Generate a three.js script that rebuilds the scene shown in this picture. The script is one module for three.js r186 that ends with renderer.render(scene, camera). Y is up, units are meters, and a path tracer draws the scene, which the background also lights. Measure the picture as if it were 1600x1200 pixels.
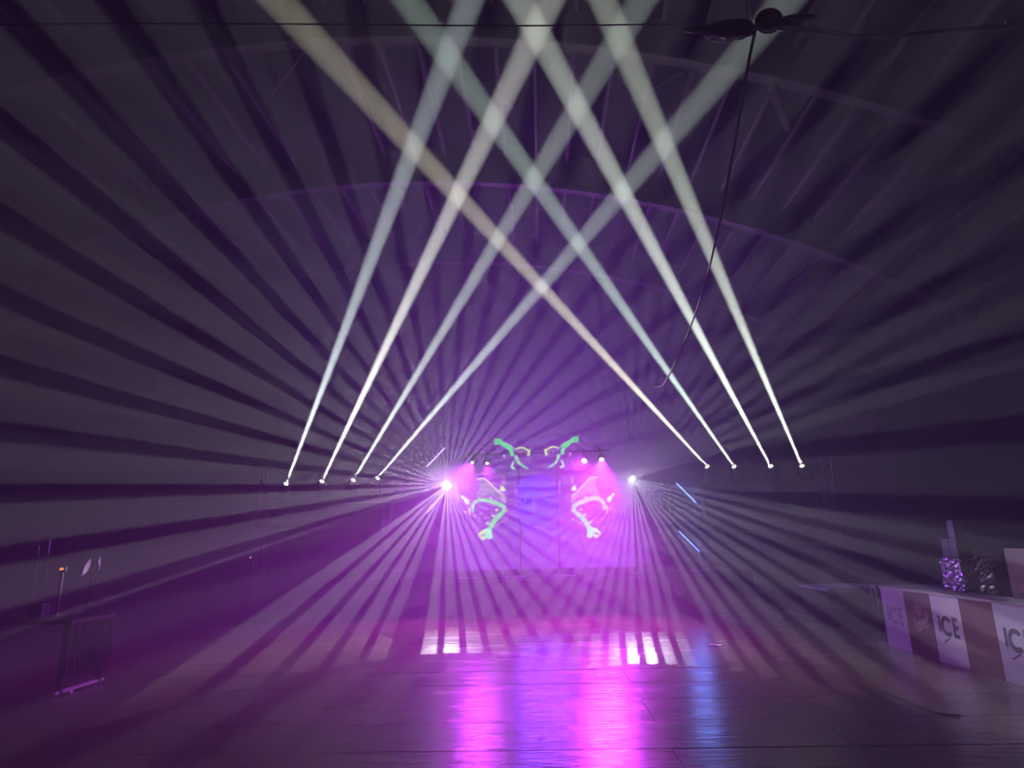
import * as THREE from 'three';
import { RoundedBoxGeometry } from 'three/addons/geometries/RoundedBoxGeometry.js';
import { mergeGeometries as joinGeometries } from 'three/addons/utils/BufferGeometryUtils.js';
import { RectAreaLightUniformsLib } from 'three/addons/lights/RectAreaLightUniformsLib.js';

// ---------------------------------------------------------------- camera, haze, exposure
const scene = new THREE.Scene();
scene.background = new THREE.Color(0, 0, 0);
const camera = new THREE.PerspectiveCamera(2 * Math.atan(0.6) * 180 / Math.PI, 4 / 3, 0.05, 200);
camera.position.set(0, 1.8, 0);
camera.rotation.order = 'YXZ';
camera.rotation.set(0.24325, 0.040317, -0.026);
camera.updateMatrixWorld();
const renderer = new THREE.WebGLRenderer();
renderer.toneMapping = THREE.LinearToneMapping;
const EXPOSURE = 25; // a dim room, exposed long: every lamp below is given in units of 1 / EXPOSURE
renderer.toneMappingExposure = EXPOSURE;
renderer.shadowMap.enabled = true;
RectAreaLightUniformsLib.init();
scene.fog = new THREE.FogExp2(0x0b0b0b, 0.055); // stage haze: unlit it is as dark as the hall, only the lamps' light shows in it

// strengths and colours of the lamps
const BEAM = 56000, BURST = 450, WASH = 520, BATTEN = 3000;

// ---------------------------------------------------------------- helpers
const mergeGeometries = (list) => joinGeometries(list.map((g) => (g.index ? g.toNonIndexed() : g)));
const V = (x, y, z) => new THREE.Vector3(x, y, z);
const rad = (d) => d * Math.PI / 180;
function pixelRay(px, py) { return V((px - 800) / 1000, -(py - 600) / 1000, -1).applyQuaternion(camera.quaternion); }
function atZ(px, py, z) { const d = pixelRay(px, py); return d.multiplyScalar(z / d.z).add(camera.position); }
let seed = 7;
const rnd = () => { seed = (seed + 0x6d2b79f5) | 0; let t = Math.imul(seed ^ (seed >>> 15), 1 | seed); t = (t + Math.imul(t ^ (t >>> 7), 61 | t)) ^ t; return ((t ^ (t >>> 14)) >>> 0) / 4294967296; };
const used = {};
function numbered(name) { const n = used[name] = (used[name] ?? -1) + 1; return n ? name + '_' + String(n).padStart(3, '0') : name; }
function shade(o) { o.castShadow = true; o.receiveShadow = true; return o; }
function thing(name, label, category, position = V(0, 0, 0), group) {
  const o = new THREE.Group(); o.name = numbered(name); o.position.copy(position); scene.add(o);
  o.userData = { label, category }; if (group) o.userData.group = group;
  return o;
}
function structure(name) { const o = new THREE.Group(); o.name = name; o.userData = { kind: 'structure' }; scene.add(o); return o; }
function part(name, geometry, material, parent, position) {
  const m = shade(new THREE.Mesh(geometry, material)); m.name = name; if (position) m.position.copy(position); parent.add(m); return m;
}
function solo(name, geometry, material, label, category, position, group) {
  const m = part(name, geometry, material, scene, position); m.name = numbered(name); m.userData = { label, category }; if (group) m.userData.group = group; return m;
}
const box = (w, h, d, x = 0, y = 0, z = 0) => new THREE.BoxGeometry(w, h, d).translate(x, y, z);
const rbox = (w, h, d, r, x = 0, y = 0, z = 0) => new RoundedBoxGeometry(w, h, d, 2, r).translate(x, y, z);
function bar(a, b, r, n = 8) { // cylinder from a to b
  const d = b.clone().sub(a), g = new THREE.CylinderGeometry(r, r, d.length(), n);
  g.applyQuaternion(new THREE.Quaternion().setFromUnitVectors(V(0, 1, 0), d.clone().normalize())); const c = a.clone().add(b).multiplyScalar(0.5); return g.translate(c.x, c.y, c.z);
}
function plank(a, b, w, t, up = V(0, 1, 0)) { // rectangular beam from a to b, w across, t along up
  const d = b.clone().sub(a), L = d.length(), z = d.normalize(), x = up.clone().cross(z).normalize(), y = z.clone().cross(x), g = new THREE.BoxGeometry(w, t, L);
  g.applyMatrix4(new THREE.Matrix4().makeBasis(x, y, z)); const c = a.clone().add(b).multiplyScalar(0.5); return g.translate(c.x, c.y, c.z);
}
const tube = (pts, r, seg = 40, n = 6) => new THREE.TubeGeometry(new THREE.CatmullRomCurve3(pts), seg, r, n, false);

// ---------------------------------------------------------------- textures
function noiseGrid(nx, ny, s) { // tileable value noise
  const g = new Float32Array(nx * ny); let q = s; const r = () => { q = (q * 1664525 + 1013904223) >>> 0; return q / 4294967296; };
  for (let i = 0; i < g.length; i++) g[i] = r();
  return (u, v) => { const x = ((u % 1) + 1) % 1 * nx, y = ((v % 1) + 1) % 1 * ny, x0 = Math.floor(x), y0 = Math.floor(y), fx = x - x0, fy = y - y0, sx = fx * fx * (3 - 2 * fx), sy = fy * fy * (3 - 2 * fy), a = (i, j) => g[(j % ny) * nx + (i % nx)];
    return (a(x0, y0) * (1 - sx) + a(x0 + 1, y0) * sx) * (1 - sy) + (a(x0, y0 + 1) * (1 - sx) + a(x0 + 1, y0 + 1) * sx) * sy; };
}
function dataMap(w, h, f, srgb, rx = 1, ry = 1) {
  const d = new Uint8Array(w * h * 4);
  for (let j = 0; j < h; j++) for (let i = 0; i < w; i++) { const c = f((i + 0.5) / w, (j + 0.5) / h), k = (j * w + i) * 4; for (let q = 0; q < 3; q++) d[k + q] = Math.max(0, Math.min(255, (Array.isArray(c) ? c[q] : c) * 255)); d[k + 3] = 255; }
  const t = new THREE.DataTexture(d, w, h); t.wrapS = t.wrapT = THREE.RepeatWrapping; t.magFilter = THREE.LinearFilter; t.repeat.set(rx, ry); if (srgb) t.colorSpace = THREE.SRGBColorSpace; t.needsUpdate = true; return t;
}
function canvasMap(w, h, draw) {
  const c = document.createElement('canvas'); c.width = w; c.height = h; draw(c.getContext('2d'), w, h);
  const t = new THREE.CanvasTexture(c); t.colorSpace = THREE.SRGBColorSpace; t.magFilter = THREE.LinearFilter; return t;
}
function litPixels(map) { // where a see-through screen has lit pixels, from the picture's own alpha
  const c = map.image, d = c.getContext('2d').getImageData(0, 0, c.width, c.height).data, o = new Uint8Array(d.length);
  for (let i = 0; i < d.length; i += 4) { const row = c.height - 1 - Math.floor(i / 4 / c.width), k = (row * c.width + (i / 4) % c.width) * 4; o[k] = o[k + 1] = o[k + 2] = d[i + 3]; o[k + 3] = 255; }
  const t = new THREE.DataTexture(o, c.width, c.height); t.magFilter = THREE.LinearFilter; t.needsUpdate = true; return t;
}
// ---------------------------------------------------------------- materials
const std = (o) => new THREE.MeshStandardMaterial(o), phys = (o) => new THREE.MeshPhysicalMaterial(o);
const nA = noiseGrid(7, 64, 11), nB = noiseGrid(24, 160, 23), nC = noiseGrid(5, 12, 37), nD = noiseGrid(60, 20, 41), nE = noiseGrid(90, 90, 53);
const floorBump = dataMap(1024, 1024, (u, v) => 0.5 * nA(u + 0.03 * nC(u, v), v) + 0.32 * nB(u, v) + 0.18 * nC(u, v), false, 1 / 2.6, 1 / 2.6);
const floorRough = dataMap(512, 512, (u, v) => 0.62 + 0.26 * nC(u, v) + 0.16 * nB(u, v), false, 1 / 2.6, 1 / 2.6);
const floorTint = dataMap(512, 512, (u, v) => { const k = 0.72 + 0.32 * nA(u, v) + 0.16 * nE(u, v) - 0.12 * (nC(u, v) > 0.78); return [0.36 * k, 0.27 * k, 0.22 * k]; }, true, 1 / 2.6, 1 / 2.6);
const M = {
  floor: [1, 0.88, 1.1].map((k) => phys({ map: floorTint, color: new THREE.Color(k, k, k), roughness: 0.3, roughnessMap: floorRough, bumpMap: floorBump, bumpScale: 0.0045 })),
  under: std({ color: 0x0c0908, roughness: 1 }),
  vault: std({ map: dataMap(256, 256, (u, v) => { const k = 0.07 + 0.04 * nB(u, v); return [k, k * 0.92, k * 0.85]; }, true, 0.2, 0.2), roughness: 0.9 }),
  rib: std({ color: 0x100e0d, roughness: 0.9 }),
  chord: std({ color: 0x77706a, roughness: 0.8 }),  // paler than the rib web: paints in the light along its lower edge
  purlin: std({ color: 0x857d72, roughness: 0.85 }),
  wall: std({ color: 0x1a1716, roughness: 0.95 }),
  black: std({ color: 0x121113, roughness: 0.55 }),
  cloth: std({ color: 0x17141a, roughness: 0.95 }),
  alu: std({ color: 0x9a9ca2, roughness: 0.4, metalness: 0.85 }),
  steel: std({ color: 0x8f8790, roughness: 0.45, metalness: 0.7 }),
  rubber: std({ color: 0x0b0a0b, roughness: 0.6 }),
  cable: std({ color: 0x55505e, roughness: 0.45 }),
  white: std({ color: 0xe9e6ea, roughness: 0.55 }),
  pale: std({ color: 0xcfc8d2, roughness: 0.8 }),
  deck: std({ color: 0x201b20, roughness: 0.6 }),
  wood: std({ color: 0x2c2119, roughness: 0.7 }),
  raffia: std({ color: 0x5d5050, roughness: 0.6 }),
};
const glow = (r, g, b, k = 1) => std({ color: 0x111111, emissive: new THREE.Color(r, g, b), emissiveIntensity: k / EXPOSURE });

// ---------------------------------------------------------------- the hall: vaulted ceiling down to the floor, end walls
const CX = -4.94, CY = -19.1, RIN = 32.9, RV = 34.2, XL = -17, XR = 14;
const arc = (a, r) => V(CX + r * Math.sin(a), CY + r * Math.cos(a), 0); // a = 0 at the crown
const A0 = Math.asin((XL - 0.3 - CX) / RV), A1 = Math.asin((XR + 0.3 - CX) / RV);
function arcBand(r0, r1, a0, a1, z0, z1, n) { // solid band between two radii
  const p = [], idx = [], uv = [];
  for (let i = 0; i <= n; i++) { const a = a0 + (a1 - a0) * i / n; for (const [r, z] of [[r0, z0], [r1, z0], [r1, z1], [r0, z1]]) { const q = arc(a, r); p.push(q.x, q.y, z); uv.push(a * RV, z); } }
  for (let i = 0; i < n; i++) for (let k = 0; k < 4; k++) { const a = i * 4 + k, b = i * 4 + (k + 1) % 4; idx.push(a, b, a + 4, b, b + 4, a + 4); }
  idx.push(0, 2, 1, 0, 3, 2); const e = n * 4; idx.push(e, e + 1, e + 2, e, e + 2, e + 3);
  const g = new THREE.BufferGeometry(); g.setAttribute('position', new THREE.Float32BufferAttribute(p, 3)); g.setAttribute('uv', new THREE.Float32BufferAttribute(uv, 2)); g.setIndex(idx);
  const f = g.toNonIndexed(); f.computeVertexNormals(); return f;
}
{
  const c = structure('ceiling');
  part('roof_shell', arcBand(RV, RV + 0.2, A0, A1, -27, 6, 72), M.vault, c);
  const ribZ = [-0.2, -6.6, -13, -19.4, -25.8];
  for (const z of ribZ) {
    const r = part('arch_rib', arcBand(RIN + 0.05, RV + 0.02, A0, A1, z - 0.09, z + 0.09, 72), M.rib, c);
    part('lit_edge_flange', arcBand(RIN, RIN + 0.05, A0, A1, z - 0.14, z + 0.14, 72), M.chord, r);  // pale colour stands in for light caught by the rib's lower edge
  }
  // lengthwise purlins between the ribs, one piece a bay
  const da = 1.04 / 33.9;
  for (let b = 1; b < ribZ.length - 1; b++) for (let k = -12; k <= 18; k++) {
    const a = k * da, p = arc(a, RV - 0.18), z0 = ribZ[b] - 0.1, z1 = ribZ[b + 1] + 0.1;
    if (rnd() < 0.12) continue;
    const m = part('purlin', new THREE.BoxGeometry(0.09, 0.24, z0 - z1), M.purlin, c, V(p.x, p.y, (z0 + z1) / 2)); m.rotation.z = -a;
  }
  // diagonal wind braces from rib to rib
  for (const [x0, y0, z0, x1, y1, z1, w] of [[1205, 140, -13.1, 1252, 252, -19.3, 0.17], [1420, 243, -13.9, 1310, 274, -19.3, 0.14], [478, 78, -13.1, 385, 198, -19.3, 0.08], [1066, 113, -13.1, 930, 188, -19.3, 0.08], [740, 120, -13.2, 830, 190, -19.3, 0.06]])
    part('wind_brace', plank(atZ(x0, y0, z0), atZ(x1, y1, z1), w, 0.04), M.purlin, c);
  for (const [name, z] of [['wall_back', -27.2], ['wall_front', 6]]) {
    const s = new THREE.Shape(), n = 60; s.moveTo(XL - 0.3, -0.1); s.lineTo(XR + 0.3, -0.1); for (let i = n; i >= 0; i--) { const q = arc(A0 + (A1 - A0) * i / n, RV + 0.2); s.lineTo(q.x, q.y); } s.closePath();
    const w = part(name, new THREE.ExtrudeGeometry(s, { depth: 0.2, bevelEnabled: false }), M.wall, scene, V(0, 0, z)); w.userData = { kind: 'structure' };
  }
  for (const [name, x, a] of [['wall_left', XL, A0], ['wall_right', XR, A1]]) { const h = arc(a, RV).y + 0.1; const w = part(name, box(0.3, h, 33.2, 0, h / 2 - 0.05, -10.6), M.wall, scene, V(x + (x < 0 ? -0.15 : 0.15), 0, 0)); w.userData = { kind: 'structure' }; }
}
// ---------------------------------------------------------------- floor: wide crosswise boards over a sub-floor
{
  const f = structure('floor');
  part('sub_floor', box(31.4, 0.1, 33.2, -1.5, -0.09, -10.6), M.under, f);
  const lens = [4.88], gap = 0.016, D = 0.915, geo = new THREE.BoxGeometry(lens[0] - 0.006, 0.04, D - gap);
  const variants = [0, 1, 2, 3, 4, 5].map((k) => { const g = geo.clone(), p = g.attributes.position, uv = g.attributes.uv; for (let i = 0; i < p.count; i++) uv.setXY(i, p.getX(i) + k * 1.37, p.getZ(i) + k * 0.81); return g; });
  for (let r = 0; r < 35; r++) for (let k = 0; k < 7; k++) {
    const z = -6.33 + D * (r - 22) + D / 2, x = -16 + k * 4.88 + (r % 2) * 1.6;
    if (x > 15) continue;
    const m = part('floor_board', variants[Math.floor(rnd() * 6)], M.floor[Math.floor(rnd() * 3)], f, V(x, -0.02 + (rnd() - 0.5) * 0.003, z)); m.rotation.x = (rnd() - 0.5) * 0.004; m.rotation.z = (rnd() - 0.5) * 0.0006;
  }
}
// ---------------------------------------------------------------- stage
const ZS = -18;
{
  const s = thing('stage', 'wide low black stage platform with boarded front below the screens', 'stage');
  part('deck', box(10.6, 0.08, 4.6, 0, 0.92, -19.45), M.deck, s);
  for (let k = 0; k < 5; k++) part('front_panel', box(2.1, 0.86, 0.04, -4.24 + k * 2.12, 0.44, -17.18), M.cloth, s);
  for (const x of [-5.26, 5.26]) part('side_panel', box(0.04, 0.86, 4.5, x, 0.44, -19.45), M.cloth, s);
  for (const [x, w] of [[-1.95, 0.5], [-0.75, 0.55], [0.62, 0.36], [1.55, 0.3]]) part('tape_strip', box(w, 0.022, 0.004, x, 0.945, -17.146), M.white, s).userData.label = 'white tape on the deck edge';
}
// ---------------------------------------------------------------- truss goal posts with moving heads
function trussGeometry(L, s, lacingStep) { // along x from 0, section s
  const h = s / 2, chords = [], lace = [];
  for (const [y, z] of [[-h, -h], [-h, h], [h, -h], [h, h]]) chords.push(bar(V(0, y, z), V(L, y, z), 0.016));
  const n = Math.round(L / lacingStep);
  for (let i = 0; i < n; i++) { const x0 = i * L / n, x1 = (i + 1) * L / n, f = i % 2 ? 1 : -1;
    lace.push(bar(V(x0, -h * f, h), V(x1, h * f, h), 0.007, 5), bar(V(x0, h * f, -h), V(x1, -h * f, -h), 0.007, 5), bar(V(x0, h, -h * f), V(x1, h, h * f), 0.007, 5), bar(V(x0, -h, h * f), V(x1, -h, -h * f), 0.007, 5)); }
  return { chords, lace: mergeGeometries(lace) };
}
function truss(label, from, length, along, section = 0.24, group) {
  const t = thing(along === 'y' ? 'truss_tower' : 'lighting_truss', label, 'truss', from, group), g = trussGeometry(length, section, 0.3);
  if (along === 'y') { g.chords.forEach((c) => c.rotateZ(Math.PI / 2)); g.lace.rotateZ(Math.PI / 2); }
  for (const c of g.chords) part('chord', c, M.alu, t);
  part('lacing', g.lace, M.alu, t).userData.kind = 'stuff';
  if (along === 'y') part('base_plate', box(section + 0.16, 0.03, section + 0.16, 0, 0.015, 0), M.alu, t);
  return t;
}
const SIDES = [[-1, 'opposite the bar counter'], [1, 'on the bar counter side']];
for (const [sx, where] of SIDES) {
  truss(`tall outer truss tower standing on the floor ${where}`, V(sx * 7.83, 0, ZS), 3.98, 'y');
  truss(`inner truss tower standing on the stage deck ${where}`, V(sx * 4.3, 0.962, ZS), 1.998, 'y');
  truss(`horizontal lighting truss carrying four moving heads ${where}`, V(sx < 0 ? -7.69 : 4.17, 3.1, ZS), 3.52, 'x');
}
const beams = [ // lamp pixel, where the beam leaves the top edge, colour, share, label
  [447, 756, 734, [0.86, 0.98, 1.0], 0.78, 'moving head light next to the outer tower on the truss opposite the bar'],
  [503, 752, 860, [1.0, 1.0, 0.93], 1.1, 'second moving head from the outer tower on the truss opposite the bar'],
  [552, 750, 1003, [0.88, 1.0, 0.92], 0.62, 'third moving head from the outer tower on the truss opposite the bar'],
  [590, 747, 1230, [0.86, 1.0, 0.92], 0.62, 'innermost moving head on the truss opposite the bar'],
  [1253, 728, 942, [0.9, 1.0, 0.84], 0.9, 'moving head light next to the outer tower on the bar-side truss'],
  [1204, 728.5, 812, [0.9, 1.0, 0.86], 1.15, 'second moving head from the outer tower on the bar-side truss'],
  [1147, 729, 638, [0.78, 1.0, 0.84], 0.72, 'third moving head from the outer tower on the bar-side truss'],
  [1105, 729, 433, [1.0, 0.95, 0.68], 0.82, 'moving head light throwing the cream-yellow beam, innermost on the bar-side truss'],
];
const headProfile = [[0, -0.19], [0.07, -0.19], [0.105, -0.15], [0.115, -0.05], [0.1, 0.06], [0.092, 0.1], [0.092, 0.13], [0.078, 0.13], [0.07, 0.1], [0, 0.1]].map(([r, y]) => new THREE.Vector2(r, y));
const headGeometry = new THREE.LatheGeometry(headProfile, 24).rotateX(Math.PI / 2);
const lensGeometry = new THREE.SphereGeometry(0.062, 20, 12).scale(1, 1, 0.35);
function aim(o, from, to) { o.position.copy(from); o.quaternion.setFromUnitVectors(V(0, 0, 1), to.clone().sub(from).normalize()); }
const lampColour = (c) => new THREE.Color(c[0], c[1], c[2]);
function spot(parent, at, target, colour, power, angle, penumbra, size) {
  const s = new THREE.SpotLight(lampColour(colour), power / EXPOSURE, 0, angle, penumbra); s.position.copy(at); s.target.position.copy(target); s.castShadow = true; s.shadow.radius = size / 0.02; parent.add(s, s.target); return s;
}
for (const [px, py, tx, col, share, label] of beams) {
  const lens = atZ(px, py, ZS), far = atZ(tx, 0, -11), d = far.clone().sub(lens).normalize(), centre = lens.clone().addScaledVector(d, -0.13), top = 3.236;
  const t = thing('moving_head_light', label, 'stage light', V(centre.x, top, centre.z), 'moving heads on the trusses'), L = (p) => p.clone().sub(t.position);
  part('base', rbox(0.3, 0.1, 0.2, 0.02, 0, 0.05, 0), M.black, t);
  const ph = centre.y - top, y = new THREE.Group();
  part('yoke', mergeGeometries([box(0.03, ph - 0.06, 0.1, -0.15, 0.1 + (ph - 0.06) / 2, 0), box(0.03, ph - 0.06, 0.1, 0.15, 0.1 + (ph - 0.06) / 2, 0), box(0.33, 0.03, 0.1, 0, 0.112, 0), box(0.05, 0.05, 0.05, -0.125, ph, 0), box(0.05, 0.05, 0.05, 0.125, ph, 0)]), M.black, t);
  const head = part('head', headGeometry, M.black, t); aim(head, L(centre), L(far));
  part('lens', lensGeometry, glow(col[0], col[1], col[2], 6), head, V(0, 0, 0.13));
  spot(t, L(lens), L(far), col, BEAM * share, rad(1.45), 0.25, 0.03);
}
// ---------------------------------------------------------------- starburst lamps: a lamp behind a slotted wheel
function pole(name, label, x, z, top, foot) {
  const t = thing(name, label, 'stand', V(x, 0.96, z));
  part('pole', new THREE.CylinderGeometry(0.022, 0.026, top - 0.98, 10).translate(0, (top - 0.98) / 2 + 0.02, 0), M.black, t);
  part('base_plate', new THREE.CylinderGeometry(foot, foot, 0.025, 24).translate(0, 0.0125, 0), M.black, t);
  return t;
}
function burst(px, py, target, n, dark, wide, power, [from, angle], label, standLabel, colour, tilt) {
  const at = atZ(px, py, ZS), t = thing('starburst_light', label, 'stage light', at);
  const inner = new THREE.Group(); t.quaternion.setFromUnitVectors(V(0, 0, 1), target.clone().sub(at).normalize());
  const a = 0.08, r0 = a * Math.tan(rad(from)), r1 = a * Math.tan(rad(angle + 2));
  const bars = []; const wedge = (c, w, rr) => { const a0 = c - w / 2, a1 = c + w / 2, s = new THREE.Shape(); s.moveTo(rr * Math.cos(a0), rr * Math.sin(a0)); const k = Math.max(1, Math.ceil(w / 0.1)); for (let i = 0; i <= k; i++) { const q = a0 + w * i / k; s.lineTo(r1 * Math.cos(q), r1 * Math.sin(q)); } s.lineTo(rr * Math.cos(a1), rr * Math.sin(a1)); bars.push(new THREE.ExtrudeGeometry(s, { depth: 0.0008, bevelEnabled: false }).translate(0, 0, a)); };
  for (let i = 0; i < n; i++) wedge((i + 0.5) / n * 2 * Math.PI, 2 * Math.PI / n * dark, r0);
  for (const [c, w] of wide) wedge(rad(c), rad(w), r0);  // added wide bars shape the dark sectors a lamp bracket would cast
  for (const [ra, rb] of [[r1 - 0.001, 0.125], [0.003, r0 + 0.0005]]) bars.push(new THREE.RingGeometry(ra, rb, 48).translate(0, 0, a + 0.0004).toNonIndexed());
  const flat = bars.map((g) => { const q = g.index ? g.toNonIndexed() : g; q.clearGroups(); return q; });
  const hood = [[0, -0.24], [0.09, -0.24], [0.12, -0.2], [0.128, 0], [0.128, 0.08], [0.124, 0.08], [0.124, -0.02], [0.1, -0.08], [0, -0.08]].map(([r, y]) => new THREE.Vector2(r, y));
  const body = part('body', new THREE.LatheGeometry(hood, 32).rotateX(Math.PI / 2), M.black, t);
  part('gobo_wheel', mergeGeometries(flat), std({ color: 0x050505, roughness: 0.9, side: THREE.DoubleSide }), body);
  part('bulb', new THREE.SphereGeometry(0.012, 16, 12), glow(0.85, 0.98, 1.0, 10), body);
  part('yoke', mergeGeometries([box(0.02, 0.2, 0.05, -0.14, -0.1, -0.06), box(0.02, 0.2, 0.05, 0.14, -0.1, -0.06), box(0.3, 0.02, 0.05, 0, -0.2, -0.06)]), M.black, t);
  spot(t, V(0, 0, 0), V(tilt[0], tilt[1], 1), colour, power, rad(angle), 0.35, 0.0003);
  const back = V(0, -0.2, -0.06).applyQuaternion(t.quaternion).add(at);
  pole('lamp_stand', standLabel, back.x, back.z, back.y - 0.01, 0.28);
}
burst(698, 758, V(-0.1, 1.85, 0), 45, 0.33, [[204.5, 13], [257, 9]], BURST, [23, 45], 'round starburst lamp on the lamp stand by the pink-violet tubes', 'black lamp stand under the starburst lamp by the pink-violet tubes', [0.96, 0.87, 1.0], [-0.05, -0.05]);
burst(988, 748, V(0.3, 1.6, 0), 60, 0.42, [[4, 24], [-71, 7]], BURST * 1.05, [18, 32], 'round starburst lamp on the lamp stand nearer the bar counter', 'black lamp stand under the starburst lamp nearer the bar counter', [0.86, 0.82, 1.0], [0.0, -0.08]);
// ---------------------------------------------------------------- wash lamps hanging from a bar
{
  const b = thing('lighting_bar', 'black lighting bar on two legs behind the screens', 'lighting bar');
  part('tube', bar(V(-2.1, 4.3, -18.35), V(2.0, 4.3, -18.35), 0.024, 10), M.black, b);
  for (const x of [-0.62, 0.45]) { part('leg', bar(V(x, 0.98, -18.35), V(x, 4.32, -18.35), 0.022, 10), M.black, b); part('foot', box(0.4, 0.03, 0.3, x, 0.975, -18.42), M.black, b); }
}
const can = new THREE.LatheGeometry([[0, -0.2], [0.06, -0.2], [0.095, -0.14], [0.1, 0.02], [0.09, 0.02], [0.08, -0.03], [0, -0.03]].map(([r, y]) => new THREE.Vector2(r, y)), 24).rotateX(Math.PI / 2);
for (const [px, py, tx, tz, col, pw, cone, lr, label] of [
  [738, 723, -3.6, -13.6, [0.66, 0.04, 1.0], 0.85, 40, 0.042, 'outer pale pink wash lamp above the dragon screen next to the tubes'],
  [761, 724, -1.0, -14.2, [0.7, 0.04, 1.0], 0.35, 34, 0.042, 'inner pale pink wash lamp above the dragon screen next to the tubes'],
  [913, 720, -0.8, -12.5, [0.85, 0.04, 1.0], 0.3, 58, 0.075, 'larger hot pink wash lamp beside the upper dragon screen'],
  [940, 718, 1.0, -14.2, [0.72, 0.04, 1.0], 1.7, 35, 0.065, 'hot pink wash lamp nearer the bar-side starburst lamp'],
]) {
  const at = atZ(px, py, -17.6), t = thing('wash_light', label, 'stage light', at, 'wash lamps on the lighting bar'), target = V(tx, 0, tz).sub(at);
  const h = part('body', can, M.black, t); aim(h, V(0, 0, 0), target);
  part('lens', new THREE.SphereGeometry(lr, 20, 12).scale(1, 1, 0.4), glow(1.0, 0.72, 1.0, 10), h);
  part('clamp', mergeGeometries([plank(V(0, 0.09, -0.1), V(0, 4.3 - at.y, -0.22), 0.03, 0.03, V(1, 0, 0)), plank(V(0, 4.3 - at.y, -0.2), V(0, 4.3 - at.y, -18.3 - at.z), 0.03, 0.03), rbox(0.06, 0.08, 0.08, 0.01, 0, 4.3 - at.y, -18.35 - at.z)]), M.black, t);
  spot(t, V(0, 0, 0), target, col, WASH * pw, rad(cone), 0.8, 0.05);
}
{
  const W = 6.4, t = thing('added_batten', 'added unseen violet batten on the floor behind the stage, tinting the haze', 'stage light', V(0, 0.002, -22.2));  // added out of sight to light the haze above the stage violet
  part('trough', mergeGeometries([box(W, 0.02, 0.24, 0, 0.01, 0), box(W, 0.26, 0.02, 0, 0.13, -0.11), box(W, 0.26, 0.02, 0, 0.13, 0.11), box(0.02, 0.26, 0.24, -W / 2, 0.13, 0), box(0.02, 0.26, 0.24, W / 2, 0.13, 0)]), M.black, t);
  for (let k = 1; k < 24; k++) part('baffle', box(0.01, 0.2, 0.2, -W / 2 + k * W / 24, 0.16, 0), M.black, t);
  part('light_strip', box(W - 0.04, 0.02, 0.16, 0, 0.03, 0), glow(0.42, 0.08, 1.0, 8), t);
  const r = new THREE.RectAreaLight(lampColour([0.42, 0.08, 1.0]), BATTEN / EXPOSURE, W - 0.1, 0.14); r.position.set(0, 0.05, 0); r.rotation.x = Math.PI / 2; t.add(r);
  t.rotation.x = 0;
}
// ---------------------------------------------------------------- LED screens
const S = 8; // canvas pixels to a photo pixel
function ribbed(c, pts, w0, w1, fill, dark, step) { // segmented body along a smooth line
  const curve = new THREE.CatmullRomCurve3(pts.map(([x, y]) => V(x, y, 0))), n = Math.round(curve.getLength() / step);
  for (let i = 0; i <= n; i++) { const u = i / n, p = curve.getPointAt(u), t = curve.getTangentAt(u), w = w0 + (w1 - w0) * u; c.save(); c.translate(p.x * S, p.y * S); c.rotate(Math.atan2(t.y, t.x) + 0.25); c.beginPath(); c.ellipse(0, 0, step * 0.62 * S, w * S, 0, 0, 7); c.fillStyle = fill[i % fill.length]; c.fill(); c.lineWidth = 0.5 * S; c.strokeStyle = dark; c.stroke(); c.restore(); }
}
function poly(c, pts, fill, line, lw = 0.2) { c.beginPath(); pts.forEach(([x, y], i) => (i ? c.lineTo(x * S, y * S) : c.moveTo(x * S, y * S))); c.closePath(); if (fill) { c.fillStyle = fill; c.fill(); } if (line) { c.lineWidth = lw * S; c.strokeStyle = line; c.stroke(); } }
function strand(c, pts, w, colour) { c.beginPath(); pts.forEach(([x, y], i) => (i ? c.lineTo(x * S, y * S) : c.moveTo(x * S, y * S))); c.lineWidth = w * S; c.strokeStyle = colour; c.lineCap = 'round'; c.lineJoin = 'round'; c.stroke(); }
const MINT = ['#58ee62', '#3ad850', '#7af884'], INK = '#06140c', CREAM = '#cdf072', GREY = '#b9cfb4';
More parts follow.
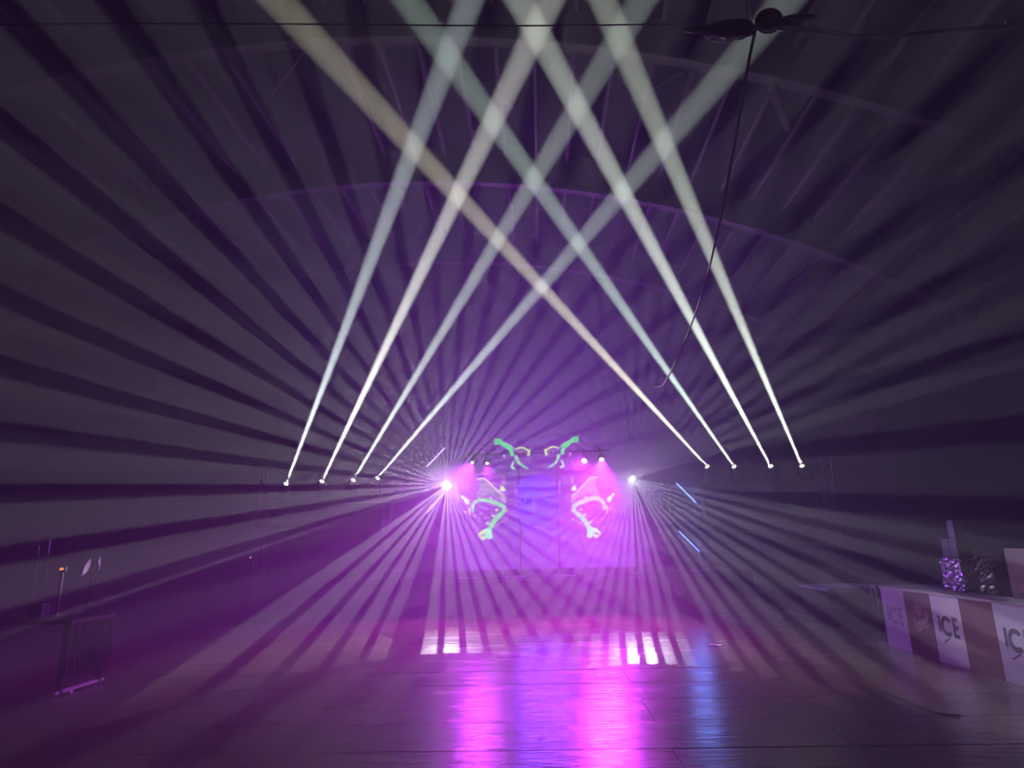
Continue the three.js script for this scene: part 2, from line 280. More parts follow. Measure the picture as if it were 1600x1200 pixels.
const lower = canvasMap(79 * S, 106 * S, (c, w, h) => { // photo pixels from (715, 742)
  c.translate(-715 * S, -742 * S);
  const q = (k, ox, oy, a) => a.map(([x, y]) => [ox + x / k, oy + y / k]);
  // wing: membrane, ribs and the furred root
  poly(c, q(10, 700, 670, [[470, 790], [600, 800], [680, 870], [800, 980], [925, 1060], [925, 1180], [860, 1130], [700, 1060], [610, 1040], [560, 1090], [450, 1110], [490, 980], [525, 890]]), '#5f7a66');
  strand(c, q(10, 700, 670, [[460, 795], [560, 785], [620, 815], [720, 915], [800, 985], [880, 1060]]), 2.2, GREY);
  strand(c, q(10, 700, 670, [[620, 815], [720, 915], [800, 985]]), 0.7, '#e8dfc0');
  strand(c, q(10, 700, 670, [[530, 885], [500, 980], [460, 1090]]), 1.2, '#8f8796');
  strand(c, q(10, 700, 670, [[590, 970], [605, 1010], [620, 1040]]), 1.0, '#d6cfe0');
  for (let i = 0; i < 9; i++) strand(c, q(10, 700, 670, [[790 + i * 15, 990 + i * 5], [830 + i * 12, 1060 + i * 10], [860 + i * 8, 1140 + i * 6]]), 0.5, i % 2 ? '#d9d4c8' : '#6b6572');
  poly(c, q(10, 700, 670, [[820, 985], [840, 950], [830, 885], [862, 925], [890, 905], [900, 950], [922, 960], [922, 985], [880, 1000]]), '#c6ee50', '#33401a');
  for (const x of [870, 890, 912]) strand(c, q(10, 700, 670, [[x, 890], [x + 6, 790]]), 0.7, '#e9b9e6');
  // near claw and tail tuft
  poly(c, q(10, 700, 760, [[195, 175], [215, 135], [245, 150], [265, 180], [320, 210], [350, 260], [320, 255], [325, 290], [285, 285], [255, 235], [235, 195]]), CREAM, '#6d6244');
  for (const [x, y] of [[270, 410], [330, 440], [350, 460], [400, 400]]) strand(c, q(10, 700, 760, [[340, 340], [(x + 340) / 2, (y + 350) / 2 + 8], [x, y]]), 0.9, '#efd9dc');
  // body
  ribbed(c, q(10, 700, 760, [[388, 375], [390, 315], [430, 255], [520, 222], [620, 228], [720, 262], [830, 300], [890, 350], [895, 390], [850, 440], [780, 500], [725, 560], [685, 620], [655, 690], [650, 770]]), 3.0, 5.0, MINT, INK, 3.4);
  for (const [x, y] of [[770, 375], [712, 460], [620, 570]]) poly(c, q(10, 700, 760, [[x + 35, y + 30], [x - 12, y - 40], [x + 5, y - 5], [x - 28, y - 10], [x - 10, y + 30]]), '#d2f58a', '#33401a');
  for (const [x, y] of [[500, 190], [670, 170], [690, 185], [910, 320], [935, 380]]) poly(c, q(10, 700, 760, [[x - 14, y + 30], [x + 2, y - 8], [x + 22, y + 30]]), '#d9f7d4', INK);
  strand(c, q(10, 700, 760, [[740, 630], [880, 545], [945, 525]]), 1.0, '#caa4dc');
  // head
  poly(c, q(10, 700, 760, [[600, 660], [560, 672], [520, 690], [470, 745], [462, 770], [490, 790], [530, 830], [570, 825], [600, 800], [650, 830], [705, 800], [690, 740], [680, 660]]), '#62f098', INK);
  poly(c, q(10, 700, 760, [[590, 675], [545, 680], [500, 720], [462, 765], [490, 770], [540, 745], [590, 735]]), '#cdf06a', INK);
  poly(c, q(10, 700, 760, [[490, 785], [540, 775], [590, 770], [580, 825], [535, 835]]), '#c2ea4e', INK);
  poly(c, q(10, 700, 760, [[485, 772], [530, 752], [575, 748], [560, 775], [510, 782]]), '#3a2340');
  for (const [x, y] of [[610, 800], [640, 815], [690, 795]]) strand(c, q(10, 700, 760, [[x, y - 30], [x + 12, y + 20]]), 0.8, '#f5e8ee');
});
const upper = canvasMap(66 * S, 56 * S, (c, w, h) => { // photo pixels from (769, 681)
  c.translate(-769 * S, -681 * S);
  const q = (a) => a.map(([x, y]) => [700 + x / 10, 670 + y / 10]);
  poly(c, q([[730, 150], [830, 155], [850, 190], [1000, 275], [1020, 330], [1040, 430], [985, 425], [970, 350], [860, 265], [830, 240], [735, 240]]), '#30dc6c', '#8affb0', 0.35);
  poly(c, q([[745, 180], [815, 182], [818, 228], [750, 228]]), '#1cb850');
  strand(c, q([[840, 190], [930, 230], [1010, 280], [1085, 345]]), 1.0, '#d8d2ea');
  strand(c, q([[1090, 315], [1150, 300], [1210, 310], [1255, 345], [1285, 370]]), 2.2, CREAM);
  poly(c, q([[1265, 360], [1300, 315], [1305, 360], [1290, 400], [1305, 425], [1278, 420], [1270, 455], [1258, 420], [1238, 430], [1255, 395]]), '#cdf072', '#3b4a1a');
  for (const [x, y] of [[1130, 385], [1165, 380], [1215, 385]]) strand(c, q([[x, y - 14], [x + 10, y + 12]]), 0.8, '#e3b7ea');
  ribbed(c, q([[1070, 440], [1090, 500], [1120, 545], [1180, 590], [1250, 625]]), 3.6, 1.6, ['#5fe69a', '#b6f2c0', '#48d68a'], INK, 2.9);
  poly(c, q([[1030, 500], [1040, 520], [1010, 590], [1060, 625], [1070, 638], [1000, 635], [975, 600], [990, 560]]), '#a8f0b0', '#1c3b28');
  poly(c, q([[1075, 405], [1090, 440], [1070, 445]]), '#f6c8ee');
  strand(c, q([[870, 400], [885, 455]]), 1.2, '#f0c6f0');
});
const faceMap = canvasMap(98 * S, 128 * S, (c, w, h) => { // photo pixels from (793, 732)
  c.translate(-793 * S, -732 * S);
  const P = (x, y) => [(780 + x / 8) * S, (720 + y / 8) * S];
  const path = (a) => { c.beginPath(); c.moveTo(...P(...a[0])); for (let i = 1; i + 2 < a.length + 0; i += 3) c.bezierCurveTo(...P(...a[i]), ...P(...a[i + 1]), ...P(...a[i + 2])); };
  path([[230, 420], [225, 260], [330, 180], [500, 175], [680, 180], [780, 260], [770, 430], [775, 600], [770, 780], [700, 940], [660, 1020], [620, 1060], [570, 1060], [480, 1010], [330, 850], [250, 720], [225, 620], [232, 520], [230, 420]]);
  c.filter = 'blur(' + 2.2 * S + 'px)'; c.fillStyle = '#3f1ef4'; c.fill(); c.filter = 'none';
  const line = (pts, wd, col) => { const wdt = wd * 1.5; c.beginPath(); pts.forEach((p, i) => (i ? c.lineTo(...P(...p)) : c.moveTo(...P(...p)))); c.lineWidth = wdt * S; c.strokeStyle = col; c.lineCap = c.lineJoin = 'round'; c.stroke(); };
  const D = '#1a0880', Lt = '#8a5cff';
  for (const [x, f] of [[340, 1], [630, -1]]) {
    c.beginPath(); c.ellipse(...P(x, 480), 8.6 * S, 3.4 * S, 0.05 * f, 0, 7); c.fillStyle = '#2a12c0'; c.fill();
    c.beginPath(); c.ellipse(...P(x + 4, 482), 3.0 * S, 2.5 * S, 0, 0, 7); c.fillStyle = '#0c0340'; c.fill();
    c.beginPath(); c.ellipse(...P(x - 16, 474), 1.4 * S, 1.2 * S, 0, 0, 7); c.fillStyle = '#a987ff'; c.fill();
    line([[x - 70, 492], [x - 40, 465], [x, 452], [x + 45, 462], [x + 75, 490]], 0.8, D);
    line([[x - 66, 496], [x - 20, 512], [x + 40, 508], [x + 72, 492]], 0.6, D);
    line([[x - 90, 450], [x - 40, 415], [x + 20, 408], [x + 90, 430]], 0.9, '#4a1cc4');
    line([[x - 80, 440], [x - 30, 405], [x + 30, 398]], 0.4, Lt);
  }
  line([[440, 470], [432, 560], [440, 640], [450, 695]], 0.8, Lt); line([[470, 480], [468, 600]], 0.5, '#7f50ff'); line([[520, 480], [522, 600], [545, 660], [560, 690]], 0.8, D);
  line([[445, 700], [480, 712], [520, 704], [560, 712], [590, 695]], 0.9, D);
  line([[400, 785], [450, 768], [500, 778], [545, 766], [620, 780]], 0.9, D); line([[405, 790], [500, 800], [615, 786]], 0.8, '#0c0340'); line([[440, 815], [510, 832], [590, 808]], 0.6, Lt);
  line([[230, 650], [330, 655], [430, 645]], 0.4, D); line([[240, 680], [330, 690], [420, 680]], 0.4, Lt);
  line([[480, 880], [560, 900], [640, 880]], 0.5, '#7c4cff');
  for (const [x, y0, y1, col, t] of [[107, 240, 740, '#6a2a78', 0.5], [882, 200, 700, '#6a2a78', 0.5], [800, 250, 380, '#a04ab8', 0.9], [200, 320, 390, '#a04ab8', 0.7], [800, 540, 610, '#a04ab8', 0.6]]) line([[x, y0], [x, y1]], t, col);
});
function screen(name, label, x0, y0, x1, y1, map, flip, colour, light, gain, legs, z = ZS) { // corners in photo pixels
  const a = atZ(x0, y0, z), b = atZ(x1, y1, z), w = b.x - a.x, h = a.y - b.y, t = thing(name, label, 'screen', V((a.x + b.x) / 2, b.y, z));
  const g = new THREE.PlaneGeometry(w - 0.01, h - 0.01).translate(0, h / 2, 0.05); if (flip) { const uv = g.attributes.uv; for (let i = 0; i < uv.count; i++) uv.setX(i, 1 - uv.getX(i)); }
  const fr = part('frame', mergeGeometries([box(0.012, h, 0.02, -w / 2, h / 2, 0), box(0.012, h, 0.02, w / 2, h / 2, 0), box(w, 0.012, 0.02, 0, 0, 0), box(w, 0.012, 0.02, 0, h, 0)]), M.alu, t); fr.userData.label = 'thin metal frame';
  const m = std({ color: 0x0a0a0c, roughness: 0.8, emissive: 0xffffff, emissiveMap: map, emissiveIntensity: gain / EXPOSURE, alphaMap: litPixels(map), transparent: true, side: THREE.DoubleSide }); part('screen_face', g, m, t);
  if (!legs.length) for (const x of [-0.25, 0.25]) part('bracket', plank(V(x * w, 4.3 - b.y, 0), V(x * w, 4.3 - b.y, -0.33), 0.03, 0.05), M.black, t);
  const foot = 0.96 - b.y; for (const x of legs.map((k) => k * w)) part('post', box(0.02, -foot, 0.02, x, foot / 2, 0), M.alu, t);
  const r = new THREE.RectAreaLight(lampColour(colour), light / EXPOSURE, w * 0.8, h * 0.8); r.position.set(0, h / 2, 0.06); r.rotation.y = Math.PI; t.add(r);
  return t;
}
screen('led_screen', 'see-through screen showing a mint green winged dragon, on the tube-light side of the face', 715, 742, 794, 848, lower, false, [0.7, 1, 0.8], 0.3, 2.3, [-0.4, 0.4]);
screen('led_screen', 'see-through screen showing a mint green winged dragon, on the bar side of the face', 889, 740, 970, 845, lower, true, [0.7, 1, 0.8], 0.3, 2.3, [-0.4, 0.4]);
screen('led_screen', 'small upper see-through screen with a green dragon tail, on the tube-light side', 769, 682, 834.5, 736.5, upper, false, [0.7, 1, 0.8], 0.2, 2.3, []);
screen('led_screen', 'small upper see-through screen with a green dragon tail, on the bar side', 845, 680, 910, 734, upper, true, [0.7, 1, 0.8], 0.2, 2.3, []);
screen('led_screen', 'tall see-through centre screen showing a violet human face', 794.5, 737, 888.5, 860, faceMap, false, [0.26, 0.04, 1.0], 34, 5.5, [-0.4, 0.4]);
// ---------------------------------------------------------------- tilted LED tubes
for (const [x0, y0, x1, y1, col, lum, sideX, label] of [
  [695, 700, 667, 729, [0.62, 0.35, 1.0], 5, 0, 'upper tilted pink-violet tube light beside the starburst lamp'],
  [694, 770, 667, 801, [0.62, 0.4, 1.0], 5, 0, 'lower tilted pink-violet tube light beside the starburst lamp'],
  [1057, 755, 1087, 785, [0.16, 0.28, 1.0], 7, 1, 'upper tilted blue tube light by the bar-side inner tower'],
  [1061, 830, 1093, 862, [0.12, 0.22, 1.0], 7, 1, 'lower tilted blue tube light by the bar-side inner tower'],
]) {
  const a = atZ(x0, y0, -17.75), b = atZ(x1, y1, -17.75), c = a.clone().add(b).multiplyScalar(0.5), t = thing('tube_light', label, 'tube light', c);
  const A = a.clone().sub(c), B = b.clone().sub(c), L = A.distanceTo(B);
  part('tube', bar(A, B, 0.016, 10), glow(col[0], col[1], col[2], lum), t);
  for (const [p, q] of [[A, B], [B, A]]) part('end_cap', bar(p.clone(), p.clone().addScaledVector(p.clone().sub(q).normalize(), 0.03), 0.019, 10), M.black, t);
  const hold = sideX ? V(4.3 - 0.12 - c.x, B.y * 0.6, -18 + 0.12 - c.z) : V(-2.645 - c.x, Math.min(c.y + A.y * 0.4, 3.12) - c.y, -18.04 - c.z), on = sideX ? B.clone().multiplyScalar(0.6) : A.clone().multiplyScalar(0.6);
  part('bracket', bar(on.clone().add(V(0, 0, -0.015)), hold, 0.009, 6), M.black, t);
  const r = new THREE.RectAreaLight(lampColour(col), (sideX ? 170 : 14) / EXPOSURE, 0.05, L); r.position.set(0, 0, 0.025); const ang = Math.atan2(A.x - B.x, A.y - B.y); r.rotation.set(0, Math.PI, ang); t.add(r);
}
// ---------------------------------------------------------------- bar counter
const BX = 5.64;
function panelMap(base, draw) { return canvasMap(256, 340, (c, w, h) => { c.fillStyle = base; c.fillRect(0, 0, w, h); draw(c, w, h); }); }
function iceMap(ink, base) {
  return panelMap(base, (c) => { c.strokeStyle = ink; c.fillStyle = ink; c.save(); c.translate(128, 150); c.rotate(0.03);
    c.fillRect(-82, -46, 20, 84); c.lineWidth = 22; c.beginPath(); c.arc(-8, 2, 40, 0.75, 5.55); c.stroke(); c.fillRect(44, -52, 20, 102); for (const y of [-52, -12, 30]) c.fillRect(44, y, 46, 20);
    c.lineWidth = 8; c.beginPath(); c.moveTo(-52, 88); c.lineTo(8, 56); c.stroke(); c.restore(); });
}
const crestMap = (ink) => panelMap('#5c1024', (c) => { c.strokeStyle = ink; c.fillStyle = ink; c.lineWidth = 6; c.lineCap = 'round';
  c.globalAlpha = 0.7; c.beginPath(); c.moveTo(96, 70); c.lineTo(160, 70); c.lineTo(152, 118); c.lineTo(128, 130); c.lineTo(104, 118); c.closePath(); c.fill(); c.globalAlpha = 1; c.fillStyle = '#5c1024'; c.fillRect(108, 84, 42, 10);
  c.beginPath(); c.moveTo(80, 98); c.lineTo(76, 190); c.moveTo(196, 96); c.lineTo(186, 200); c.moveTo(212, 92); c.lineTo(204, 168); c.moveTo(80, 196); c.quadraticCurveTo(130, 180, 190, 150); c.moveTo(92, 214); c.lineTo(180, 172); c.stroke();
  c.lineWidth = 5; c.beginPath(); c.moveTo(86, 182); for (let k = 0; k < 9; k++) c.quadraticCurveTo(90 + k * 11, 150 - k * 4.2 + (k % 2) * 24, 96 + k * 11, 178 - k * 4); c.stroke(); });
{
  const b = thing('bar_counter', 'long bar counter with alternating white ICE panels and dark red panels', 'bar counter', V(BX, 0, 0));
  const edges = [-11.54, -10.84, -10.14, -9.46, -8.79, -8.1, -7.41, -6.72], top = 0.915;
  const mats = [[iceMap('#8d84a0', '#d9d3e2')], [crestMap('#d9a9b4')], [iceMap('#191227', '#d6d0dc')], [crestMap('#7a3a4c')], [iceMap('#2a2340', '#c4c0d2')], [crestMap('#7a3a4c')], [iceMap('#2a2340', '#c4c0d2')]].map(([m]) => std({ map: m, roughness: 0.5 }));
  for (let i = 0; i < 7; i++) { const w = edges[i + 1] - edges[i] - 0.006, g = new THREE.BoxGeometry(w, top, 0.02); const p = part('front_panel', g, [M.wood, M.wood, M.wood, M.wood, mats[i], M.wood], b, V(0.0, top / 2, (edges[i] + edges[i + 1]) / 2)); p.rotation.y = -Math.PI / 2; p.userData.label = i % 2 ? 'dark red panel with a pale crest' : 'white panel lettered ICE'; }
  part('worktop', rbox(0.78, 0.035, 4.86, 0.006, 0.36, 0.933, -9.13), M.pale, b);
  part('end_panel', box(0.72, top, 0.02, 0.38, top / 2, -11.53), M.wood, b);
  part('kick_board', box(0.02, 0.06, 4.8, 0.03, 0.03, -9.13), M.black, b);
  part('back_panel', box(0.02, top, 4.8, 0.7, top / 2, -9.13), M.wood, b);
}
{
  const r = thing('metal_rack', 'narrow open metal rack at the end of the bar counter', 'rack', V(BX, 0, -11.72));
  for (const [z, x] of [[-0.13, 0], [0.02, 0], [-0.13, 0.4], [0.02, 0.4]]) part('post', box(0.022, 0.95, 0.022, x, 0.475, z), M.steel, r);
  part('top_plate', box(0.44, 0.07, 0.19, 0.2, 0.925, -0.055), M.steel, r);
  part('side_bracket', box(0.03, 0.05, 0.13, 0, 0.7, 0.08), M.steel, r);
  part('bottom_plate', box(0.44, 0.035, 0.3, 0.2, 0.02, 0.0), M.steel, r);
}
// crumpled foil crate and boxes on the worktop
function crumple(w, h, d, amount, step, sd) {
  const g = new THREE.BoxGeometry(w, h, d, Math.max(2, Math.round(w / step)), Math.round(h / step), Math.round(d / step)).toNonIndexed(), p = g.attributes.position, n1 = noiseGrid(16, 16, sd), n2 = noiseGrid(16, 16, sd + 9), n3 = noiseGrid(16, 16, sd + 17);
  for (let i = 0; i < p.count; i++) { const x = p.getX(i), y = p.getY(i), z = p.getZ(i), u = (x + z) * 2.1 + x, v = y * 2.3 + z * 0.7; p.setXYZ(i, x + (n1(u, v) - 0.5) * amount, y + (n2(u, v) - 0.5) * amount * 0.4, z + (n3(u, v) - 0.5) * amount); }
  g.computeVertexNormals(); return g;
}
const WT = 0.9505;
const foil = std({ color: 0xb9b4cc, metalness: 1, roughness: 0.22 }), darkFoil = std({ color: 0x2b2b26, metalness: 1, roughness: 0.3 });
solo('foil_crate', crumple(0.36, 0.45, 0.49, 0.035, 0.03, 5), foil, 'silver crumpled-foil crate at the bottom of the box tower on the bar', 'crate', V(6.22, WT + 0.235, -10.17));
{
  for (const [z, l] of [[-10.26, 'dark box in the tower on the foil crate, nearer the stage'], [-10.07, 'dark box in the tower on the foil crate, farther from the stage']]) { const t = thing('carton', l, 'carton', V(6.16, WT + 0.468, z)); part('body', rbox(0.2, 0.28, 0.18, 0.006, 0, 0.14, 0), std({ color: 0x4a4656, roughness: 0.5 }), t); part('lid_seam', box(0.202, 0.006, 0.176, 0, 0.255, 0), M.black, t); }
  const t = thing('carton', 'small slim box on top of the box tower on the bar', 'carton', V(6.15, WT + 0.75, -10.08)); part('body', rbox(0.14, 0.26, 0.15, 0.006, 0, 0.13, 0), std({ color: 0x6a6580, roughness: 0.45 }), t); part('lid_seam', box(0.142, 0.006, 0.146, 0, 0.235, 0), M.black, t);
}
solo('dark_foil_crate', crumple(0.34, 0.5, 0.4, 0.045, 0.035, 15), darkFoil, 'dark glittering foil crate on the bar between tower and red box', 'crate', V(6.2, WT + 0.262, -9.42));
{
  const t = thing('display_box', 'dark red display box on the bar worktop', 'box', V(6.24, WT, -8.7));
  part('body', rbox(0.4, 0.62, 0.56, 0.01, 0, 0.31, 0), std({ color: 0x4a0a1e, roughness: 0.5 }), t);
  const p = part('print', new THREE.PlaneGeometry(0.4, 0.16), std({ map: canvasMap(256, 102, (c, w, h) => { c.fillStyle = '#5e0c26'; c.fillRect(0, 0, w, h); c.fillStyle = '#a05a70'; c.font = 'bold 80px sans-serif'; c.fillText('ICE', 50, 80); }), roughness: 0.6 }), t, V(-0.2015, 0.13, 0)); p.rotation.y = -Math.PI / 2;
}
// ---------------------------------------------------------------- table with scalloped cloth, floor wedge, scraps
{
  const t = thing('draped_table', 'dark table with a pale scalloped cloth between bar and stage', 'table', V(6.4, 0, -14.65));
  part('tabletop', box(1.3, 0.03, 1.46, 0, 0.7, 0), M.wood, t);
  for (const [x, z] of [[-0.6, -0.68], [0.6, -0.68], [-0.6, 0.68], [0.6, 0.68]]) part('leg', box(0.05, 0.69, 0.05, x, 0.345, z), M.black, t);
  const g = [box(1.34, 0.012, 1.5, 0, 0.722, 0)];
  for (let i = 0; i < 9; i++) { const s = new THREE.SphereGeometry(0.076, 10, 6).scale(1, 0.75 + 0.25 * rnd(), 0.16); g.push(s.translate(-0.6 + i * 0.15, 0.69, 0.755)); }
  for (let i = 0; i < 10; i++) { const s = new THREE.SphereGeometry(0.076, 10, 6).scale(0.16, 0.35, 1); g.push(s.translate(-0.675, 0.7, -0.68 + i * 0.15)); }
  part('cloth', mergeGeometries(g), M.pale, t);
  part('skirt', box(1.24, 0.66, 0.02, 0, 0.35, 0.69), M.cloth, t); part('skirt', box(0.02, 0.66, 1.34, -0.615, 0.35, 0), M.cloth, t);
}
{
  const A = atZ(1218, 971, -14.7), B = atZ(1271, 975, -14.7), C = atZ(1269, 967, -14.7), D = atZ(1232, 955, -14.7), o = V(A.x, 0, -14.7), t = thing('floor_wedge', 'dark slanted floor wedge with a pale top edge before the draped table', 'wedge', o);
  const s = new THREE.Shape(); s.moveTo(0, 0.004); s.lineTo(B.x - o.x, 0.004); s.lineTo(C.x - o.x, Math.max(0.05, C.y)); s.lineTo(D.x - o.x, D.y); s.closePath();
  part('body', new THREE.ExtrudeGeometry(s, { depth: 0.3, bevelEnabled: false }).translate(0, 0, -0.3), M.cloth, t);
  part('edge_strip', plank(V(D.x - o.x, D.y + 0.012, 0), V(C.x - o.x, Math.max(0.05, C.y) + 0.012, 0), 0.05, 0.022), M.white, t);
}
solo('paper_scrap', new RoundedBoxGeometry(0.2, 0.012, 0.07, 1, 0.004), M.white, 'small white paper scrap on the floor before the stage', 'paper', V(2.9, 0.008, -11.9)).rotation.y = -0.5;
solo('floor_cable', tube([[1375, 1078], [1390, 1083], [1410, 1092], [1432, 1101], [1455, 1110], [1475, 1116], [1500, 1118]].map(([x, y]) => { const d = pixelRay(x, y), k = (0.012 - 1.8) / d.y; return d.multiplyScalar(k).add(camera.position); }), 0.009, 60, 8), M.cloth, 'thin black cable lying on the floor in front of the bar', 'cable');
// ---------------------------------------------------------------- dark booth across the hall
{
  const t = thing('booth_table', 'dark booth table with a raffia skirt and a foot bar', 'table', V(-7.7, 0, -9.2));
  part('tabletop', box(2.8, 0.05, 0.9, 0, 0.925, 0), M.wood, t);
  for (const [x, z] of [[-1.3, -0.38], [1.3, -0.38], [-1.3, 0.38], [1.3, 0.38]]) part('leg', box(0.06, 0.86, 0.06, x, 0.47, z), M.wood, t);
  const reeds = []; for (let i = 0; i < 90; i++) { const z = -0.42 + 0.84 * rnd(), l = 0.5 + 0.3 * rnd(); reeds.push(plank(V(1.385 + rnd() * 0.03, 0.9, z), V(1.39 + rnd() * 0.06, 0.9 - l, z + (rnd() - 0.5) * 0.08), 0.006, 0.012)); }
  part('raffia_skirt', mergeGeometries(reeds), M.raffia, t).userData.kind = 'stuff';
  part('foot_bar', box(0.05, 0.035, 0.95, 1.3, 0.0525, 0.0), M.pale, t);
  part('foot', box(0.09, 0.035, 0.06, 1.3, 0.0175, 0.2), M.pale, t);
  part('edge_strip', box(0.9, 0.012, 0.006, 0.9, 0.944, 0.452), M.steel, t);
}
solo('small_carton', rbox(0.2, 0.18, 0.16, 0.006, 0, 0.09, 0), std({ color: 0x5a5070, roughness: 0.7 }), 'small pale carton standing on the booth table', 'carton', V(-7.2, 0.951, -9.3));
for (const [px, h, l] of [[62, 2.0, 'slim pole with a painted-in glint at its top on the booth table by the shorter pole'], [78, 2.03, 'taller slim pole with a painted-in glint at its top on the booth table']]) {
  const p = atZ(px, 846, -9.55), t = thing('slim_pole', l, 'pole', V(p.x, 0.951, -9.55)); part('shaft', new THREE.CylinderGeometry(0.008, 0.008, 0.88, 8).translate(0, 0.44, 0), M.black, t); part('glint_tip', new THREE.CylinderGeometry(0.009, 0.009, px > 70 ? 0.2 : 0.12, 8).translate(0, 0.97 - (px > 70 ? 0 : 0.04), 0), std({ color: 0xf0eef5, metalness: 1, roughness: 0.2 }), t); part('foot', new THREE.CylinderGeometry(0.06, 0.07, 0.02, 16).translate(0, 0.01, 0), M.black, t);  // pale metal top piece stands in for the glint on the pole
}
{
  const t = thing('pilot_lamp', 'small amber pilot lamp on a thin post', 'lamp', V(-7.02, 0.951, -9.42));
  part('post', box(0.03, 0.62, 0.03, 0, 0.31, 0), M.black, t); part('housing', rbox(0.1, 0.08, 0.05, 0.01, 0, 0.64, 0), M.black, t);
  part('lens', new THREE.SphereGeometry(0.026, 14, 10).scale(1.3, 0.8, 0.6).translate(0, 0.645, 0.03), glow(1.0, 0.3, 0.1, 1.6), t);
}
{
  const post = thing('garland_post', 'thin black post on the booth table holding two pale ribbons', 'post', V(-6.6, 0.951, -9.45));
  part('shaft', new THREE.CylinderGeometry(0.008, 0.008, 0.95, 8).translate(0, 0.475, 0), M.black, post); part('crossbar', bar(V(-0.2, 0.93, 0), V(0.15, 0.93, 0), 0.006, 6), M.black, post); part('foot', new THREE.CylinderGeometry(0.06, 0.07, 0.02, 16).translate(0, 0.01, 0), M.black, post);
  const leaf = (w, h, bend) => { const g = new THREE.PlaneGeometry(1, 1, 6, 16), p = g.attributes.position; for (let i = 0; i < p.count; i++) { const v = 0.5 - p.getY(i), k = Math.sin(Math.PI * Math.min(1, v * 0.9 + 0.08)); p.setXYZ(i, p.getX(i) * w * k - bend * v * v, -v * h, 0.02 * Math.sin(v * 5) + 0.03 * p.getX(i)); } g.computeVertexNormals(); return g; };
  for (const [px, w, h, b, l] of [[142, 0.1, 0.26, 0.14, 'wider curved pale ribbon hanging from the post'], [158, 0.05, 0.2, 0.015, 'narrow straight pale ribbon hanging from the post']]) { const p = atZ(px, px < 150 ? 873 : 868, -9.43); const r = thing('ribbon', l, 'ribbon', V(p.x, p.y, -9.43), 'pale ribbons on the post'); part('cloth_strip', leaf(w, h, b), phys({ color: 0xe6dfe6, roughness: 1, transmission: 0.5, thickness: 0, side: THREE.DoubleSide }), r); part('string', bar(V(0, -0.005, 0), V(0, 0.951 + 0.93 - p.y, -0.02), 0.003, 5), M.pale, r); }
}
{
  const p = atZ(392, 871, -17.84), t = thing('indicator_lamp', 'tiny white indicator lamp clamped to the outer tower opposite the bar', 'lamp', V(p.x, p.y, -17.84));
  part('housing', rbox(0.12, 0.08, 0.06, 0.01, 0, 0, 0), M.black, t); part('arm', bar(V(0, 0, 0), V(-7.95 - p.x, 0, -0.04), 0.012, 6), M.black, t);
  part('lens', new THREE.SphereGeometry(0.022, 12, 8).translate(0, 0, 0.035), glow(1, 0.85, 1, 1.4), t);
}
// ---------------------------------------------------------------- overhead wire, cable bundle, slung rope, heater
solo('overhead_wire', tube([V(-16.98, 7.1, -5), V(-8, 6.95, -5), V(-5.13, 6.85, -5), V(-2.56, 6.68, -5), V(-0.11, 6.49, -5), V(1.65, 6.38, -5), V(2.11, 6.32, -5), V(2.2, 6.31, -5)], 0.007, 60, 6), M.rubber, 'thin black wire strung across the hall under the ribs', 'wire');
{
  const t = thing('cable_loom', 'loose twisted cables sagging from the bundle to the vault', 'cable', V(2.1, 6.32, -5));
  for (let k = 0; k < 4; k++) { const pts = [V(0, 0, 0)]; for (const [x, y] of [[0.35, -0.05], [0.7, -0.1], [1.1, -0.16], [1.52, -0.15], [1.95, -0.13], [2.37, -0.13], [3.4, -0.06], [6.0, 0.1], [11.88, 0.4]]) pts.push(V(x, y + (rnd() - 0.5) * 0.05, (rnd() - 0.5) * 0.06)); part('strand', tube(pts, 0.006, 90, 6), std({ color: 0x6a6472, roughness: 0.35 }), t); }
  part('connector', new THREE.CapsuleGeometry(0.025, 0.06, 4, 10).rotateZ(1.4).translate(2.25, -0.12, 0.02), std({ color: 0x9a90c0, roughness: 0.2 }), t);
}
function lump(w, h, d, sd) { const g = new THREE.IcosahedronGeometry(0.5, 4), p = g.attributes.position, n = noiseGrid(8, 8, sd); for (let i = 0; i < p.count; i++) { const x = p.getX(i), y = p.getY(i), z = p.getZ(i), k = 0.85 + 0.3 * n(x * 0.9 + z * 0.4 + 3, y + z * 0.5 + 2); p.setXYZ(i, x * k * w, y * k * h * (1 - 0.35 * Math.abs(x)), z * k * d); } g.computeVertexNormals(); return g; }
{
  const t = thing('cable_bundle', 'large dark wrapped cable bundle hanging on the overhead wire', 'cable bundle', V(1.86, 6.33, -5));
  part('wrap', lump(0.5, 0.2, 0.2, 3).translate(0, -0.03, 0), M.rubber, t);
  part('taped_end', lump(0.26, 0.07, 0.08, 4).translate(-0.27, 0, 0), M.rubber, t);
}
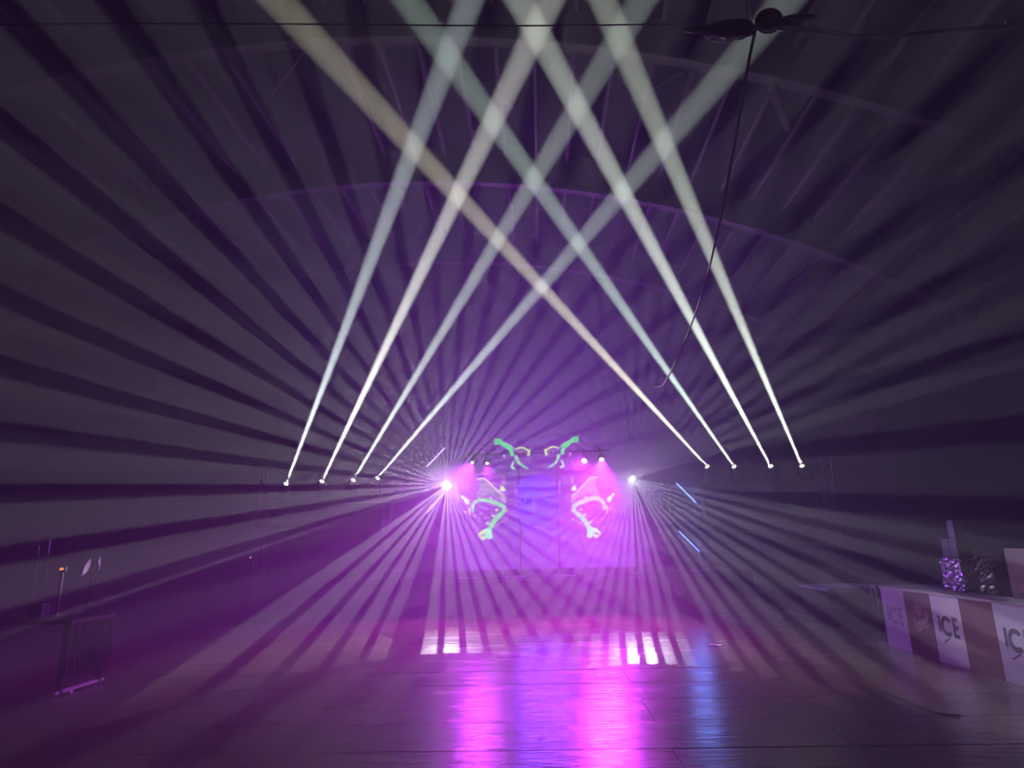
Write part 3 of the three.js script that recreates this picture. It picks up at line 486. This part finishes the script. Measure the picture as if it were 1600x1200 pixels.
{
  const t = thing('cable_coil', 'smaller dark coil of cable knotted beside the wrapped bundle', 'cable bundle', V(2.24, 6.38, -5));
  for (let k = 0; k < 4; k++) part('loop', new THREE.TorusGeometry(0.06 + 0.012 * k, 0.017, 8, 24).rotateX(0.3 * k - 0.4).scale(1.15, 0.95, 1).translate(-0.03 + 0.01 * k, 0.0, 0), M.rubber, t);
  part('core', lump(0.16, 0.14, 0.1, 12), M.rubber, t); part('knot', lump(0.24, 0.08, 0.1, 6).translate(0.08, -0.035, 0), M.rubber, t); part('taped_tail', lump(0.34, 0.06, 0.06, 8).translate(0.26, 0.02, 0), M.rubber, t);
  for (const [x, s] of [[-0.12, -0.03], [-0.16, 0.05], [-0.19, 0.0]]) part('tie', bar(V(x, -0.03, 0), V(x + s, 0.2, 0.02), 0.003, 5), M.rubber, t);
}
solo('slung_cable', (() => { const c = [[1181, 44, -5], [1172, 85, -5.15], [1158, 165, -5.6], [1143, 250, -6.3], [1128, 330, -7], [1106, 427, -8.2], [1084, 497, -9.3], [1063, 549, -10.2], [1047, 583, -10.9], [1036, 601, -11.4], [1027, 604, -11.8], [1019, 602, -12.2]].map(([x, y, z]) => atZ(x, y, z)); return tube(c, 0.0145, 120, 8); })(), M.cable, 'black cable slung from the wire bundle down towards the stage', 'cable');
{
  const at = atZ(1480, 232, -13), t = thing('ceiling_heater', 'dark box heater hanging from the arch rib above the bar', 'heater', V(at.x, at.y - 0.1, at.z));
  part('body', rbox(1.5, 0.65, 0.6, 0.04, 0.13, -0.13, 0), M.black, t); part('outlet', rbox(0.8, 0.5, 0.5, 0.05, 0.5, -0.52, 0), M.black, t); part('flue', new THREE.CylinderGeometry(0.09, 0.09, 0.5, 16).translate(-0.25, 0.25, 0), M.black, t);
  for (const x of [-0.3, 0.45]) part('hanger', bar(V(x, 0.05, 0), V(x, 0.75, 0), 0.01, 6), M.black, t);
}
{
  const p = atZ(1366, 203, -13.45), t = thing('bracket_lamp', 'unlit metal bracket lamp under the arch rib', 'lamp', p);
  part('shade', new THREE.LatheGeometry([[0.02, 0.1], [0.05, 0.09], [0.2, -0.06], [0.19, -0.06], [0.045, 0.075], [0.02, 0.085]].map(([r, y]) => new THREE.Vector2(r, y)), 20).rotateZ(0.5), M.steel, t);
  part('arm', bar(V(-0.04, 0.08, 0), V(-0.06, 0.24, 0.1), 0.012, 6), M.black, t);
}
renderer.render(scene, camera);
